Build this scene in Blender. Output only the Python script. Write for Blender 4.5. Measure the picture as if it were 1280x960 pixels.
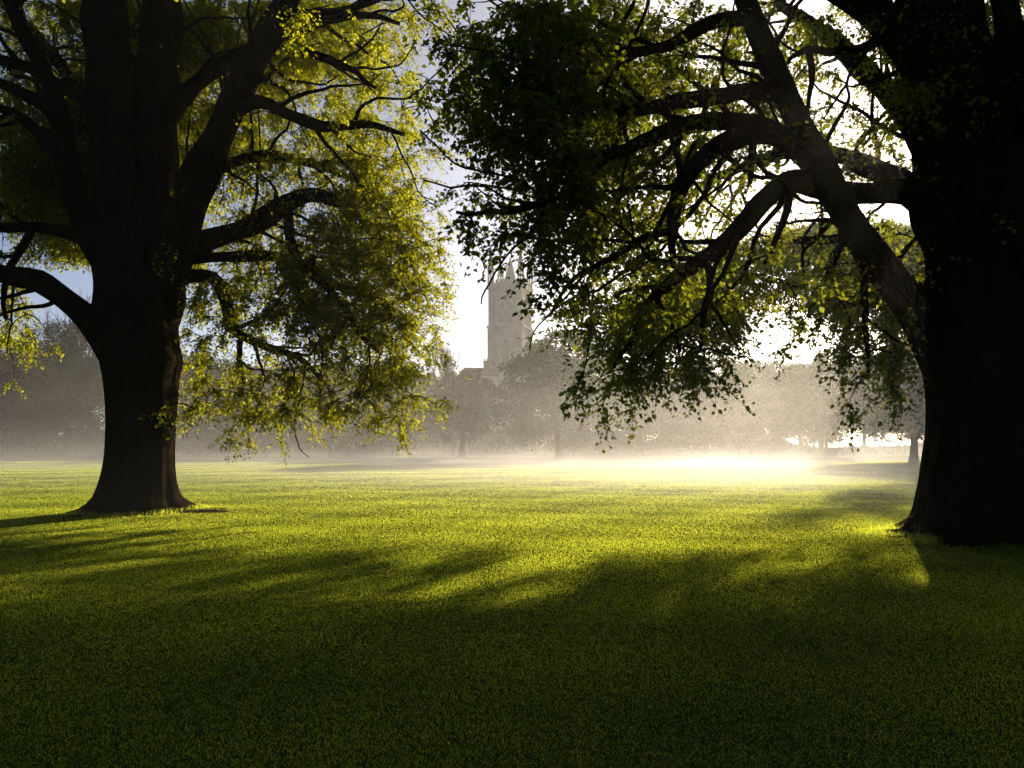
import bpy, bmesh, math, random
import numpy as np
from mathutils import Vector, Matrix

R = math.radians
scene = bpy.context.scene
for o in list(bpy.data.objects):
    bpy.data.objects.remove(o)

# ------------------------------------------------------------------ camera, sky, sun, exposure
EYE = 1.6
F = 28.0 / 36.0 * 1280.0          # focal length in photograph pixels
HOR = 555.0                       # horizon row
cam_d = bpy.data.cameras.new('camera')
cam_d.lens = 28.0
cam_d.sensor_width = 36.0
cam_d.shift_y = (HOR - 480.0) / 1280.0
cam_d.clip_start = 0.1
cam_d.clip_end = 3000.0
cam = bpy.data.objects.new('camera', cam_d)
scene.collection.objects.link(cam)
cam.location = (0, 0, EYE)
cam.rotation_euler = (R(90), 0, 0)
scene.camera = cam

SUN_U, SUN_V = 1150.0, 188.0
sd = Vector(((SUN_U - 640) / F, 1.0, (HOR - SUN_V) / F)).normalized()
SUN_EL = math.asin(sd.z)
SUN_AZ = math.atan2(sd.x, sd.y)   # clockwise from +Y

world = bpy.data.worlds.new('World')
scene.world = world
world.use_nodes = True
nt = world.node_tree
nt.nodes.clear()
sky = nt.nodes.new('ShaderNodeTexSky')
sky.sky_type = 'NISHITA'
sky.sun_disc = False
sky.sun_elevation = SUN_EL
sky.sun_rotation = SUN_AZ
sky.altitude = 0
sky.air_density = 0.42
sky.dust_density = 1.2
sky.ozone_density = 0.4
bg = nt.nodes.new('ShaderNodeBackground')
bg.inputs['Strength'].default_value = 0.05
wo = nt.nodes.new('ShaderNodeOutputWorld')
nt.links.new(sky.outputs[0], bg.inputs[0])
nt.links.new(bg.outputs[0], wo.inputs[0])

sun_d = bpy.data.lights.new('sun', 'SUN')
sun_d.energy = 5.0
sun_d.angle = R(0.8)
sun_d.color = (1.0, 0.745, 0.48)
sun = bpy.data.objects.new('sun', sun_d)
scene.collection.objects.link(sun)
sun.rotation_euler = sd.to_track_quat('Z', 'Y').to_euler()
sun.location = sd * 300

vs = scene.view_settings
scene.display_settings.display_device = 'sRGB'
vs.view_transform = 'Standard'
vs.look = 'None'
vs.exposure = 1.5
vs.gamma = 1.0
vs.use_curve_mapping = False
scene.render.engine = 'CYCLES'
cy = scene.cycles
cy.use_denoising = True
cy.max_bounces = 6
cy.diffuse_bounces = 3
cy.glossy_bounces = 1
cy.transmission_bounces = 3
cy.transparent_max_bounces = 4
cy.volume_bounces = 1
cy.volume_step_rate = 1.0
cy.volume_max_steps = 128
cy.sample_clamp_indirect = 4.0
cy.caustics_reflective = False
cy.caustics_refractive = False

# ------------------------------------------------------------------ helpers
rng = np.random.default_rng(7)
random.seed(7)
COL = scene.collection


def P(u, v, D):
    return np.array([(u - 640) / F * D, D, EYE + (HOR - v) / F * D])


def to_px(p):
    p = np.asarray(p)
    return 640 + p[..., 0] / p[..., 1] * F, HOR - (p[..., 2] - EYE) / p[..., 1] * F


def tag(o, label=None, cat=None, group=None, kind=None):
    if label: o['label'] = label
    if cat: o['category'] = cat
    if group: o['group'] = group
    if kind: o['kind'] = kind
    return o


def empty(name, loc, rz=0.0):
    o = bpy.data.objects.new(name, None)
    COL.objects.link(o)
    o.location = loc
    o.rotation_euler = (0, 0, rz)
    o.empty_display_size = 0.3
    return o


def np_mesh(name, verts, faces_loops, nper, mat, parent=None, smooth=False):
    """verts (n,3); faces_loops flat vertex indices; nper = corners per face (int)"""
    me = bpy.data.meshes.new(name)
    verts = np.asarray(verts, dtype=np.float32)
    idx = np.asarray(faces_loops, dtype=np.int32).ravel()
    nf = len(idx) // nper
    me.vertices.add(len(verts))
    me.vertices.foreach_set('co', verts.ravel())
    me.loops.add(len(idx))
    me.loops.foreach_set('vertex_index', idx)
    me.polygons.add(nf)
    me.polygons.foreach_set('loop_start', np.arange(0, nf * nper, nper, dtype=np.int32))
    if smooth:
        me.polygons.foreach_set('use_smooth', np.ones(nf, dtype=bool))
    me.update(calc_edges=True)
    me.materials.append(mat)
    o = bpy.data.objects.new(name, me)
    COL.objects.link(o)
    if parent is not None:
        o.parent = parent
    return o


def bm_obj(name, bm, mat, parent=None, smooth=False):
    me = bpy.data.meshes.new(name)
    bm.normal_update()
    bm.to_mesh(me)
    bm.free()
    me.materials.append(mat)
    if smooth:
        me.polygons.foreach_set('use_smooth', np.ones(len(me.polygons), dtype=bool))
    o = bpy.data.objects.new(name, me)
    COL.objects.link(o)
    if parent is not None:
        o.parent = parent
    return o


def unit(v):
    v = np.asarray(v, dtype=float)
    return v / np.maximum(np.linalg.norm(v, axis=-1, keepdims=True), 1e-9)


def catmull(pts, step):
    """dense smooth curve through rows of pts (any number of columns, xyz first)"""
    pts = np.asarray(pts, dtype=float)
    n = len(pts)
    out = []
    ext = np.vstack([2 * pts[0] - pts[1], pts, 2 * pts[-1] - pts[-2]])
    for i in range(n - 1):
        p0, p1, p2, p3 = ext[i:i + 4]
        L = np.linalg.norm(p2[:3] - p1[:3])
        k = max(2, int(L / step))
        t = np.linspace(0, 1, k, endpoint=False)[:, None]
        out.append(0.5 * (2 * p1 + (p2 - p0) * t + (2 * p0 - 5 * p1 + 4 * p2 - p3) * t ** 2 + (3 * p1 - p0 - 3 * p2 + p3) * t ** 3))
    out.append(pts[-1:])
    return np.vstack(out)


class Tubes:
    def __init__(self):
        self.v, self.f, self.n = [], [], 0

    def add(self, pts, rad, sides=6, wobble=0.0, seed=0):
        pts = np.asarray(pts, dtype=float)
        rad = np.asarray(rad, dtype=float)
        n = len(pts)
        tang = unit(np.gradient(pts, axis=0))
        ref = np.array([0.31, 0.87, 0.38]) if abs(tang[0] @ np.array([0.31, 0.87, 0.38])) < 0.9 else np.array([1.0, 0, 0])
        a = np.arange(sides) * 2 * np.pi / sides
        s = np.cross(tang, ref)
        s = unit(s)
        b = np.cross(tang, s)
        rr = rad[:, None] * np.ones(sides)[None]
        if wobble:
            g = np.random.default_rng(seed)
            ph = g.uniform(0, 6.28, 6)
            k = np.arange(n)[:, None] * 0.35
            rr = rr * (1 + wobble * (np.sin(2 * a[None] + ph[0] + k * .5) * .5 + np.sin(3 * a[None] + ph[1] - k * .8) * .35 + np.sin(5 * a[None] + ph[2] + k * 1.3) * .25
                                     + .5 * np.sin(k * 1.7 + ph[3])))
        ring = pts[:, None] + rr[..., None] * (np.cos(a)[None, :, None] * s[:, None] + np.sin(a)[None, :, None] * b[:, None])
        base = self.n
        self.v.append(ring.reshape(-1, 3))
        i = np.arange(n - 1)[:, None] * sides
        j = np.arange(sides)[None]
        jn = (j + 1) % sides
        q = np.stack([i + j, i + jn, i + sides + jn, i + sides + j], -1).reshape(-1, 4) + base
        self.f.append(q)
        self.n += n * sides

    def build(self, name, mat, parent=None):
        return np_mesh(name, np.vstack(self.v), np.vstack(self.f), 4, mat, parent, True)


# ------------------------------------------------------------------ materials
def new_mat(name):
    m = bpy.data.materials.new(name)
    m.use_nodes = True
    t = m.node_tree
    t.nodes.clear()
    return m, t, t.nodes.new('ShaderNodeOutputMaterial')


def ramp(t, cols):
    r = t.nodes.new('ShaderNodeValToRGB')
    el = r.color_ramp.elements
    while len(el) < len(cols): el.new(0.5)
    for e, (p, c) in zip(el, cols):
        e.position = p
        e.color = (*c, 1)
    return r


def noise(t, scale, detail=4, rough=0.6, stretch=None, coord='Object'):
    tc = t.nodes.new('ShaderNodeTexCoord')
    n = t.nodes.new('ShaderNodeTexNoise')
    n.inputs['Scale'].default_value = scale
    n.inputs['Detail'].default_value = detail
    n.inputs['Roughness'].default_value = rough
    if stretch:
        mp = t.nodes.new('ShaderNodeMapping')
        mp.inputs['Scale'].default_value = stretch
        t.links.new(tc.outputs[coord], mp.inputs[0])
        t.links.new(mp.outputs[0], n.inputs['Vector'])
    else:
        t.links.new(tc.outputs[coord], n.inputs['Vector'])
    return n


def leaf_mat(name, c1, c2, trans, amount=0.5):
    m, t, out = new_mat(name)
    g = t.nodes.new('ShaderNodeNewGeometry')
    rp = ramp(t, [(0.0, c1), (1.0, c2)])
    t.links.new(g.outputs['Random Per Island'], rp.inputs[0])
    d = t.nodes.new('ShaderNodeBsdfDiffuse')
    t.links.new(rp.outputs[0], d.inputs[0])
    tr = t.nodes.new('ShaderNodeBsdfTranslucent')
    r2 = ramp(t, [(0.0, tuple(x * 0.75 for x in trans)), (1.0, trans)])
    t.links.new(g.outputs['Random Per Island'], r2.inputs[0])
    t.links.new(r2.outputs[0], tr.inputs[0])
    mx = t.nodes.new('ShaderNodeMixShader')
    mx.inputs[0].default_value = amount
    t.links.new(d.outputs[0], mx.inputs[1])
    t.links.new(tr.outputs[0], mx.inputs[2])
    t.links.new(mx.outputs[0], out.inputs['Surface'])
    return m


def bump_mat(name, cols, scale, stretch=None, bump=0.3, bscale=None, rough=0.95, dist=0.05, spec=0.0):
    m, t, out = new_mat(name)
    n = noise(t, scale, 6, 0.65, stretch)
    rp = ramp(t, cols)
    t.links.new(n.outputs[0], rp.inputs[0])
    p = t.nodes.new('ShaderNodeBsdfPrincipled')
    p.inputs['Roughness'].default_value = rough
    p.inputs['Specular IOR Level'].default_value = spec
    t.links.new(rp.outputs[0], p.inputs['Base Color'])
    n2 = noise(t, bscale or scale * 3, 6, 0.7, stretch)
    b = t.nodes.new('ShaderNodeBump')
    b.inputs['Strength'].default_value = bump
    b.inputs['Distance'].default_value = dist
    t.links.new(n2.outputs[0], b.inputs['Height'])
    t.links.new(b.outputs[0], p.inputs['Normal'])
    t.links.new(p.outputs[0], out.inputs['Surface'])
    return m


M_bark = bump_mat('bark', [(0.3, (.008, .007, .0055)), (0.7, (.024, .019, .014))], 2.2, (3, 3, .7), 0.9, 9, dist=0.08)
M_twig = bump_mat('twig_bark', [(0.3, (.010, .008, .006)), (0.7, (.028, .022, .016))], 6)
M_leafL = leaf_mat('lime_leaf', (.016, .042, .014), (.030, .060, .016), (.42, .47, .016), 0.55)
M_leafR = leaf_mat('oak_leaf', (.014, .040, .018), (.026, .055, .020), (.29, .36, .020), 0.5)
M_far = {
    'green': leaf_mat('far_green_leaf', (.018, .050, .022), (.036, .076, .030), (.07, .12, .02), 0.35),
    'dark': leaf_mat('far_dark_leaf', (.014, .028, .016), (.026, .042, .022), (.03, .045, .015), 0.3),
    'brown': leaf_mat('far_brown_leaf', (.035, .028, .018), (.060, .044, .026), (.05, .04, .015), 0.3),
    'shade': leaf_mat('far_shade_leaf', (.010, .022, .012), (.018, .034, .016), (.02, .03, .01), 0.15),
    'yellow': leaf_mat('far_yellow_leaf', (.05, .075, .014), (.09, .12, .022), (.30, .30, .03), 0.45),
}
M_stone = bump_mat('tower_stone', [(0.3, (.17, .17, .165)), (0.7, (.27, .265, .255))], 0.6, None, 0.4, 3)
M_stone_dark = bump_mat('louvre_slate', [(0.3, (.07, .065, .06)), (0.7, (.11, .10, .095))], 1.0)
M_roof = bump_mat('roof_tile', [(0.3, (.10, .065, .05)), (0.7, (.16, .11, .09))], 1.5)
M_render = bump_mat('pale_render', [(0.3, (.40, .39, .36)), (0.7, (.50, .48, .45))], 0.8)
M_brickwall = bump_mat('old_wall_stone', [(0.3, (.16, .13, .10)), (0.7, (.27, .22, .17))], 1.2, None, 0.5, 5)


def grass_ground():
    m, t, out = new_mat('lawn_grass')
    n = noise(t, 0.35, 5, 0.6)
    r1 = ramp(t, [(0.3, (.020, .055, .014)), (0.7, (.045, .075, .016))])
    t.links.new(n.outputs[0], r1.inputs[0])
    n2 = noise(t, 9.0, 6, 0.75)
    r2 = ramp(t, [(0.3, (.55, .55, .55)), (0.7, (1.35, 1.3, 1.2))])
    t.links.new(n2.outputs[0], r2.inputs[0])
    mul = t.nodes.new('ShaderNodeMixRGB')
    mul.blend_type = 'MULTIPLY'
    mul.inputs[0].default_value = 1
    t.links.new(r1.outputs[0], mul.inputs[1])
    t.links.new(r2.outputs[0], mul.inputs[2])
    d = t.nodes.new('ShaderNodeBsdfDiffuse')
    d.inputs['Roughness'].default_value = 0.5
    t.links.new(mul.outputs[0], d.inputs[0])
    n3 = noise(t, 30.0, 5, 0.8)
    b = t.nodes.new('ShaderNodeBump')
    b.inputs['Strength'].default_value = 0.5
    b.inputs['Distance'].default_value = 0.04
    t.links.new(n3.outputs[0], b.inputs['Height'])
    t.links.new(b.outputs[0], d.inputs['Normal'])
    t.links.new(d.outputs[0], out.inputs['Surface'])
    return m


M_ground = grass_ground()
M_blade = leaf_mat('grass_blade', (.004, .026, .016), (.009, .040, .020), (.50, .63, .050), 0.90)
M_path = bump_mat('gravel_path', [(0.3, (.16, .12, .08)), (0.7, (.26, .20, .14))], 3.0)
M_soil = bump_mat('bare_soil', [(0.3, (.012, .010, .007)), (0.7, (.035, .026, .017))], 6.0, None, 0.8, 20)

# ------------------------------------------------------------------ ground
GX, GY0, GY1 = 420.0, -60.0, 420.0


def ground_z(x, y):
    x = np.asarray(x, float); y = np.asarray(y, float)
    far = np.clip((np.hypot(x, y - 5) - 22) / 40, 0, 1)
    z = far * (0.10 * np.sin(x * .09 + y * .05 + 1.0) + 0.09 * np.sin(x * .05 - y * .11 + .3) + .05 * np.sin(y * .23 + x * .02))
    z = z + 0.012 * np.sin(x * .9 + y * .5) + 0.010 * np.sin(x * .37 - y * 1.1)
    # a low grassy bank at the far right edge of the lawn
    z = z + 0.35 * np.exp(-((y - 84) / 5.0) ** 2) * np.clip((x - 28) / 16, 0, 1)
    return z


xs = np.concatenate([np.linspace(-GX, -62, 36), np.linspace(-60, 60, 181), np.linspace(62, GX, 36)])
ys = np.concatenate([np.linspace(GY0, -2, 12), np.linspace(0, 130, 196), np.linspace(132, GY1, 36)])
XX, YY = np.meshgrid(xs, ys)
ZZ = ground_z(XX, YY)
nx, ny = len(xs), len(ys)
ii = np.arange(ny - 1)[:, None] * nx + np.arange(nx - 1)[None]
q = np.stack([ii, ii + 1, ii + nx + 1, ii + nx], -1).reshape(-1, 4)
g_o = np_mesh('lawn', np.stack([XX, YY, ZZ], -1).reshape(-1, 3), q, 4, M_ground, None, True)
tag(g_o, 'wide mown lawn in backlit morning light', 'lawn', None, 'structure')


def path_strip(name, pts, width, label):
    c = catmull(np.array(pts, float), 1.0)
    tang = unit(np.gradient(c[:, :2], axis=0))
    nr = np.stack([-tang[:, 1], tang[:, 0]], -1)
    vv = []
    for off in np.linspace(-.5, .5, 5):
        xy = c[:, :2] + nr * off * width
        vv.append(np.column_stack([xy, ground_z(xy[:, 0], xy[:, 1]) + 0.012]))
    n = len(c)
    V = np.stack(vv, 1).reshape(-1, 3)
    i = np.arange(n - 1)[:, None] * 5 + np.arange(4)[None]
    qq = np.stack([i, i + 5, i + 6, i + 1], -1).reshape(-1, 4)
    o = np_mesh(name, V, qq, 4, M_path, None, True)
    return tag(o, label, 'path', None, 'structure')


path_strip('path', [(-140, 112, 0), (-60, 104, 0), (0, 98, 0), (30, 92, 0), (46, 84, 0), (62, 76, 0), (90, 66, 0)], 2.6,
           'gravel path along the far edge of the lawn')

# grass blades: near lawn only, thinning with distance
def grass():
    n = 2300000
    d0, d1 = 3.0, 70.0
    u = rng.random(n)
    d = np.where(u < .2236, 3.0 + rng.random(n) * 5.0, 8 * (d1 / 8) ** rng.random(n))
    x = (rng.random(n) - .5) * 2 * (0.72 * d + 1.5)
    sc = np.clip((d / 8) ** .75, .7, 5.0)
    h = (0.012 + .010 * rng.random(n)) * (1 + .12 * (sc - 1))
    w = (0.0015 + .0011 * rng.random(n)) * sc
    a = rng.random(n) * 2 * np.pi
    lean = rng.normal(0, .012, (n, 2))
    z = ground_z(x, d) - .004
    # soft height variation
    h = h * (.8 + .35 * np.sin(x * 1.3 + d * .7) * np.sin(d * 1.9 - x * .5) * .5 + .2 * rng.random(n))
    b = np.stack([x, d, z], -1)
    s = np.stack([np.cos(a), np.sin(a), np.zeros(n)], -1) * w[:, None]
    tip = b + np.stack([lean[:, 0], lean[:, 1], h], -1)
    nb = 9000
    fx, fd, fh, fw = [], [], [], []
    for cu, cd, rx, ry in ((173, 18.9, 1.15, 1.15), (1252, 13.7, 1.55, 1.5)):
        a_ = rng.random(nb) * 2 * np.pi
        q_ = 1.0 + np.abs(rng.normal(0, .22, nb)) + .12 * np.sin(3 * a_) + .1 * np.sin(7 * a_ + 1)
        fx.append((cu - 640) / F * cd + rx * q_ * np.cos(a_)); fd.append(cd + ry * q_ * np.sin(a_))
        fh.append((.03 + .10 * rng.random(nb) ** 2) * np.clip(1.7 - q_ * .6, .3, 1)); fw.append(.003 + .003 * rng.random(nb))
    fx, fd, fh, fw = map(np.concatenate, (fx, fd, fh, fw))
    a_ = rng.random(len(fx)) * 2 * np.pi
    b2 = np.stack([fx, fd, ground_z(fx, fd) - .004], -1)
    s2 = np.stack([np.cos(a_), np.sin(a_), 0 * a_], -1) * fw[:, None]
    t2 = b2 + np.stack([rng.normal(0, .03, len(fx)), rng.normal(0, .03, len(fx)), fh], -1)
    b = np.vstack([b, b2]); s = np.vstack([s, s2]); tip = np.vstack([tip, t2])
    n = len(b)
    V = np.stack([b - s, b + s, tip], 1).reshape(-1, 3)
    o = np_mesh('grass', V, np.arange(3 * n), 3, M_blade)
    tag(o, 'short green grass blades of the near lawn', 'grass', None, 'stuff')


grass()

# ------------------------------------------------------------------ big trees
SUNH = np.array([sd.x, sd.y, sd.z])


def shadow_px(p):
    """pixel where the shadow of p falls on the ground (nan when behind the camera)"""
    p = np.asarray(p)
    g = p - (p[..., 2:3] / SUNH[2]) * SUNH
    u = np.where(g[..., 1] > .5, 640 + g[..., 0] / np.maximum(g[..., 1], .5) * F, np.nan)
    v = np.where(g[..., 1] > .5, HOR + EYE / np.maximum(g[..., 1], .5) * F, 2000.0)
    return u, v


EDGE_U = [-2000, 0, 250, 480, 650, 720, 850, 1050, 1155, 1160, 3000]
EDGE_V = [655, 655, 660, 662, 688, 698, 680, 674, 680, 560, 560]


def in_lit_zone(p):
    u, v = shadow_px(p)
    e = np.interp(u, EDGE_U, EDGE_V)
    return (v < e) & (u > -60) & (u < 1160)


COVER = {0: 0, 1: .07, 2: .15, 3: .26, 4: .38, 5: .50, 6: .62, 7: .75, 8: .87, 9: .975}


def leaf_mesh(name, pos, axis, size, mat, parent, g, flat=0.55):
    """rhombic leaves folded along the midrib: pos (n,3), axis (n,3) pointing base to tip, size (n)"""
    n = len(pos)
    nrm = unit(np.stack([g.normal(0, flat, n), g.normal(0, flat, n), np.ones(n)], -1))
    side = unit(np.cross(nrm, axis))
    up = np.cross(axis, side)
    L = size[:, None]
    w = L * (.34 + .1 * g.random((n, 1)))
    base = pos
    tip = pos + axis * L - up * L * .12
    mid = pos + axis * L * .45
    l = mid - side * w + up * L * .10
    r = mid + side * w + up * L * .10
    V = np.stack([base, l, tip, r], 1).reshape(-1, 3)
    k = np.arange(n)[:, None] * 4
    Fc = np.concatenate([k + np.array([[0, 2, 1]]), k + np.array([[0, 3, 2]])], 1).reshape(-1)
    return np_mesh(name, V, Fc, 3, mat, parent)


def trunk_mesh(name, rings, mat, parent, seed, sides=72, lobes=7):
    """rings rows: (x, y, z, radius, flare)"""
    g = np.random.default_rng(seed)
    c = catmull(np.array(rings, float), 0.10)
    n = len(c)
    a = np.arange(sides) * 2 * np.pi / sides
    ph = g.uniform(0, 6.28, 12)
    z = c[:, 2:3]
    fl = c[:, 4:5]
    lob = (np.cos(lobes * a[None] / 1 + ph[0]) * .5 + .5) ** 2.4 * .6 + (np.cos((lobes - 3) * a[None] + ph[1]) * .5 + .5) ** 2 * .45
    r = c[:, 3:4] * (1 + .035 * np.sin(3 * a[None] + ph[2] + z * .25) + .03 * np.sin(5 * a[None] + ph[3] - z * .35)
                     + .018 * np.sin(11 * a[None] + ph[4] + .5 * np.sin(z * 1.3)) + .014 * np.sin(19 * a[None] + ph[5] + .7 * np.sin(z * 1.9 + 2))
                     + .010 * np.sin(31 * a[None] + ph[6] + .9 * np.sin(z * 2.7 + 1)))
    r = r * (1 + .03 * np.sin(z * 2.1 + ph[7] + 2 * a[None]))
    r = r + fl * c[:, 3:4] * (0.26 + 1.1 * lob)
    X = c[:, 0:1] + r * np.cos(a)[None]
    Y = c[:, 1:2] + r * np.sin(a)[None]
    Z = z + 0 * a[None]
    V = np.stack([X, Y, Z], -1).reshape(-1, 3)
    i = np.arange(n - 1)[:, None] * sides
    j = np.arange(sides)[None]
    jn = (j + 1) % sides
    q = np.stack([i + j, i + jn, i + sides + jn, i + sides + j], -1).reshape(-1, 4)
    return np_mesh(name, V, q, 4, mat, parent, True)


def big_tree(name, label, trunk_rings, limbs, grid, col0, depth_fn, extra_fn, leaf_mat_, leaf_size, spray_len, seed, base,
             leaves_per_spray, gain, droop, avoid_lit, zone):
    g = np.random.default_rng(seed)
    root = empty(name, base)
    root_inv = -np.asarray(base)
    tag(root, label, 'tree')
    bx, by, bz = base
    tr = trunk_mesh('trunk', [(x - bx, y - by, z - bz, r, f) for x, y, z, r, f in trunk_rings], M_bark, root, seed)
    nodes, ndir, nrad = [], [], []
    # limbs, each a mesh of its own
    for k, lb in enumerate(limbs):
        pts = np.array([[*P(u, v, D), rp / F * D] for u, v, D, rp in lb])
        c = catmull(pts, 0.16)
        jit = np.cumsum(g.normal(0, .017, (len(c), 3)), axis=0)
        jit -= np.linspace(0, 1, len(c))[:, None] * jit[-1]
        c[:, :3] += jit * np.minimum(1, 0.06 / np.maximum(c[:, 3:4], .02)) * 1.2
        T = Tubes()
        T.add(c[:, :3] + root_inv, np.maximum(c[:, 3], .012), 16 if c[0, 3] > .12 else 8, .15, seed + k)
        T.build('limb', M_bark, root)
        s0 = int(len(c) * .18)
        for i in range(s0, len(c), 2):
            nodes.append(c[i, :3]); nrad.append(c[i, 3])
    side_paths = []
    for k, lb in enumerate(limbs):
        pts = np.array([[*P(u, v, D), rp / F * D] for u, v, D, rp in lb])
        c = catmull(pts, 0.16)
        L = len(c) * .16
        for _ in range(int(L * 1.5)):
            i = int(len(c) * (.28 + .70 * g.random()))
            i = min(i, len(c) - 2)
            r0 = c[i, 3]
            if r0 < .025: continue
            tg = unit(c[i + 1, :3] - c[i, :3])
            sdv = unit(np.cross(tg, g.normal(0, 1, 3)))
            d = unit(sdv * .9 + tg * .7 + np.array([0, 0, -.10]))
            ln = (1.0 + 1.6 * g.random()) * min(1.3, .6 + r0 * 5)
            m = int(ln / .14) + 3
            p = c[i, :3].copy()
            path = [p]
            for q_ in range(m):
                d = unit(d + g.normal(0, .16, 3) + np.array([0, 0, .03 - .06 * droop * q_ / m]))
                p = p + d * .14
                path.append(p)
            path = np.array(path)
            rs = np.linspace(min(.055, r0 * .5), .010, len(path))
            u_, v_ = to_px(path[-1])
            if avoid_lit and v_ > 470: continue
            side_paths.append((path, rs))
            for q_ in range(3, len(path), 2):
                nodes.append(path[q_]); nrad.append(rs[q_])
    nodes = np.array(nodes); nrad = np.array(nrad)
    # targets for the sprays: what the crown covers, cell by cell, at real depths
    att = []
    for r_, row in enumerate(grid):
        for c_, ch in enumerate(row.replace(' ', '')):
            cov = COVER[int(ch)]
            if cov <= 0: continue
            tau = -math.log(1 - cov) * gain
            tau *= zone(r_, c_)
            n_f = 0.0
            guard = 0
            area = 0.0
            while area < tau * 1600 and guard < 400:
                guard += 1
                u = (col0 + c_) * 40 + g.random() * 40
                v = r_ * 40 + g.random() * 40
                D = depth_fn(g, u, v)
                p = P(u, v, D)
                tries = 0
                while avoid_lit and in_lit_zone(p[None])[0] and tries < 12:
                    D = depth_fn(g, u, v) * (1 - .03 * tries); p = P(u, v, max(D, 8.5)); tries += 1
                if not avoid_lit and p[1] < DL + .8 and -10.6 < p[0] < -7.2 and p[2] > 5.5: continue     # the inner crown round the stems is bare in front
                att.append(p)
                ls = leaf_size * F / D
                area += leaves_per_spray * ls * ls * .36 * .55 * (1 if tries < 12 else 3)
    att = np.array(att)
    ex = extra_fn(g)
    n_in = len(att)
    if len(ex): att = np.vstack([att, ex])
    d0 = np.array([np.min(np.linalg.norm(nodes - a, axis=1)) for a in att])
    order = np.argsort(d0)
    cap = 60000
    NB = np.zeros((cap, 3)); NB[:len(nodes)] = nodes
    cnt = len(nodes)
    tubes = Tubes()
    for path, rs in side_paths:
        tubes.add(path + root_inv, rs, 6, .08, seed)
    ends = np.zeros((len(att), 3)); edir = np.zeros((len(att), 3))
    for k in order:
        a = att[k]
        diff = NB[:cnt] - a
        dist = np.sqrt((diff ** 2).sum(1)) + np.maximum(0, -diff[:, 2]) * 0.35   # prefer to grow from above
        j = int(np.argmin(dist))
        p0 = NB[j].copy()
        L = np.linalg.norm(a - p0)
        m = max(3, int(L / .28))
        t = np.linspace(0, 1, m + 1)[:, None]
        arch = np.array([g.normal(0, .08), g.normal(0, .08), .16 + .1 * g.random()]) * L
        c = p0 + (a - p0) * t + arch * (t * (1 - t) * 1.6)
        c[1:-1] += g.normal(0, .022, (m - 1, 3)) * min(1.5, L)
        r0 = min(.010 + .0085 * L ** 1.2, .05)
        tubes.add(c + root_inv, np.linspace(r0, .005, m + 1), 5)
        if cnt + m < cap:
            NB[cnt:cnt + m] = c[1:]; cnt += m
        ends[k] = a
        edir[k] = unit(c[-1] - c[-3])
    tubes.build('branches', M_twig, root)
    # sprays of leaves
    ns = len(att)
    off = (to_px(att)[1] < -40) | (att[:, 1] < 2.6)
    T_ = 6
    tw = unit(edir[:, None] * .75 + g.normal(0, .75, (ns, T_, 3)) * np.array([1, 1, .55]) + np.array([0, 0, -droop]))
    tl = spray_len * (.55 + .75 * g.random((ns, T_)))
    m = leaves_per_spray // T_
    s = (np.arange(m)[None, None] + .5 + g.normal(0, .3, (ns, T_, m))) / m
    pos = ends[:, None, None] - edir[:, None, None] * .10 + tw[:, :, None] * (tl[..., None] * s)[..., None]
    pos[..., 2] -= droop * .22 * (tl[..., None] * s) ** 2 / spray_len
    sgn = np.where(np.arange(m) % 2 == 0, 1, -1)[None, None, :, None]
    lat = unit(np.cross(tw, np.array([0, 0, 1.0])))[:, :, None] * sgn
    ax = unit(tw[:, :, None] * .55 + lat * .8 + g.normal(0, .4, (ns, T_, m, 3)) + np.array([0, 0, -.25]))
    pos = pos + g.normal(0, .035, pos.shape)
    size = leaf_size * (.65 + .6 * g.random((ns, T_, m)))
    size = size * np.where(off, 1.9, 1.0)[:, None, None]
    keep = ~(off[:, None, None] & (g.random((ns, T_, m)) < .45))
    kk = keep.ravel()
    P_ = pos.reshape(-1, 3)[kk]; A_ = ax.reshape(-1, 3)[kk]; S_ = size.ravel()[kk]
    big = nodes[nrad > .16]
    near = np.zeros(len(P_), bool)
    for q in big:
        dq = P_ - q
        near |= (np.abs(dq[:, 0]) < .85) & (np.abs(dq[:, 2]) < .6) & (dq[:, 1] < .5) & (dq[:, 1] > -2.4)
    near &= g.random(len(P_)) < .88
    if not avoid_lit:
        near |= (P_[:, 1] < DL - .3) & (P_[:, 0] > -11) & (P_[:, 0] < -5.6) & (P_[:, 2] > 5.2) & (P_[:, 2] < 13) & (g.random(len(P_)) < .9)
    P_, A_, S_ = P_[~near], A_[~near], S_[~near]
    if avoid_lit:
        bad = in_lit_zone(P_) & (g.random(len(P_)) < .85)
        P_, A_, S_ = P_[~bad], A_[~bad], S_[~bad]
    st = ends[:, None] - edir[:, None] * .10 + root_inv
    tt = np.array([0, .5, 1.0])[None, None, :, None]
    cl = st[:, :, None] + tw[:, :, None] * tl[..., None, None] * tt
    cl[..., 2] -= droop * .22 * (tl[..., None] * tt[..., 0]) ** 2 / spray_len
    cl = cl[~off].reshape(-1, 3, 3)
    o1 = np.array([[1, 0, 0], [-.5, .6, .6], [-.5, -.6, -.6]])
    rr_ = np.array([.006, .0045, .002])
    V = cl[:, :, None, :] + o1[None, None] * rr_[None, :, None, None]
    nt_ = len(cl)
    k9 = np.arange(nt_)[:, None, None] * 9
    ri = np.arange(2)[None, :, None] * 3
    jj = np.arange(3)[None, None]
    q = np.stack([k9 + ri + jj, k9 + ri + (jj + 1) % 3, k9 + ri + 3 + (jj + 1) % 3, k9 + ri + 3 + jj], -1).reshape(-1, 4)
    np_mesh('twigs', V.reshape(-1, 3), q, 4, M_twig, root)
    leaf_mesh('crown', P_ + root_inv, A_, S_, leaf_mat_, root, g)
    print(name, 'sprays', ns, 'leaves', len(P_))
    return root


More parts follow.
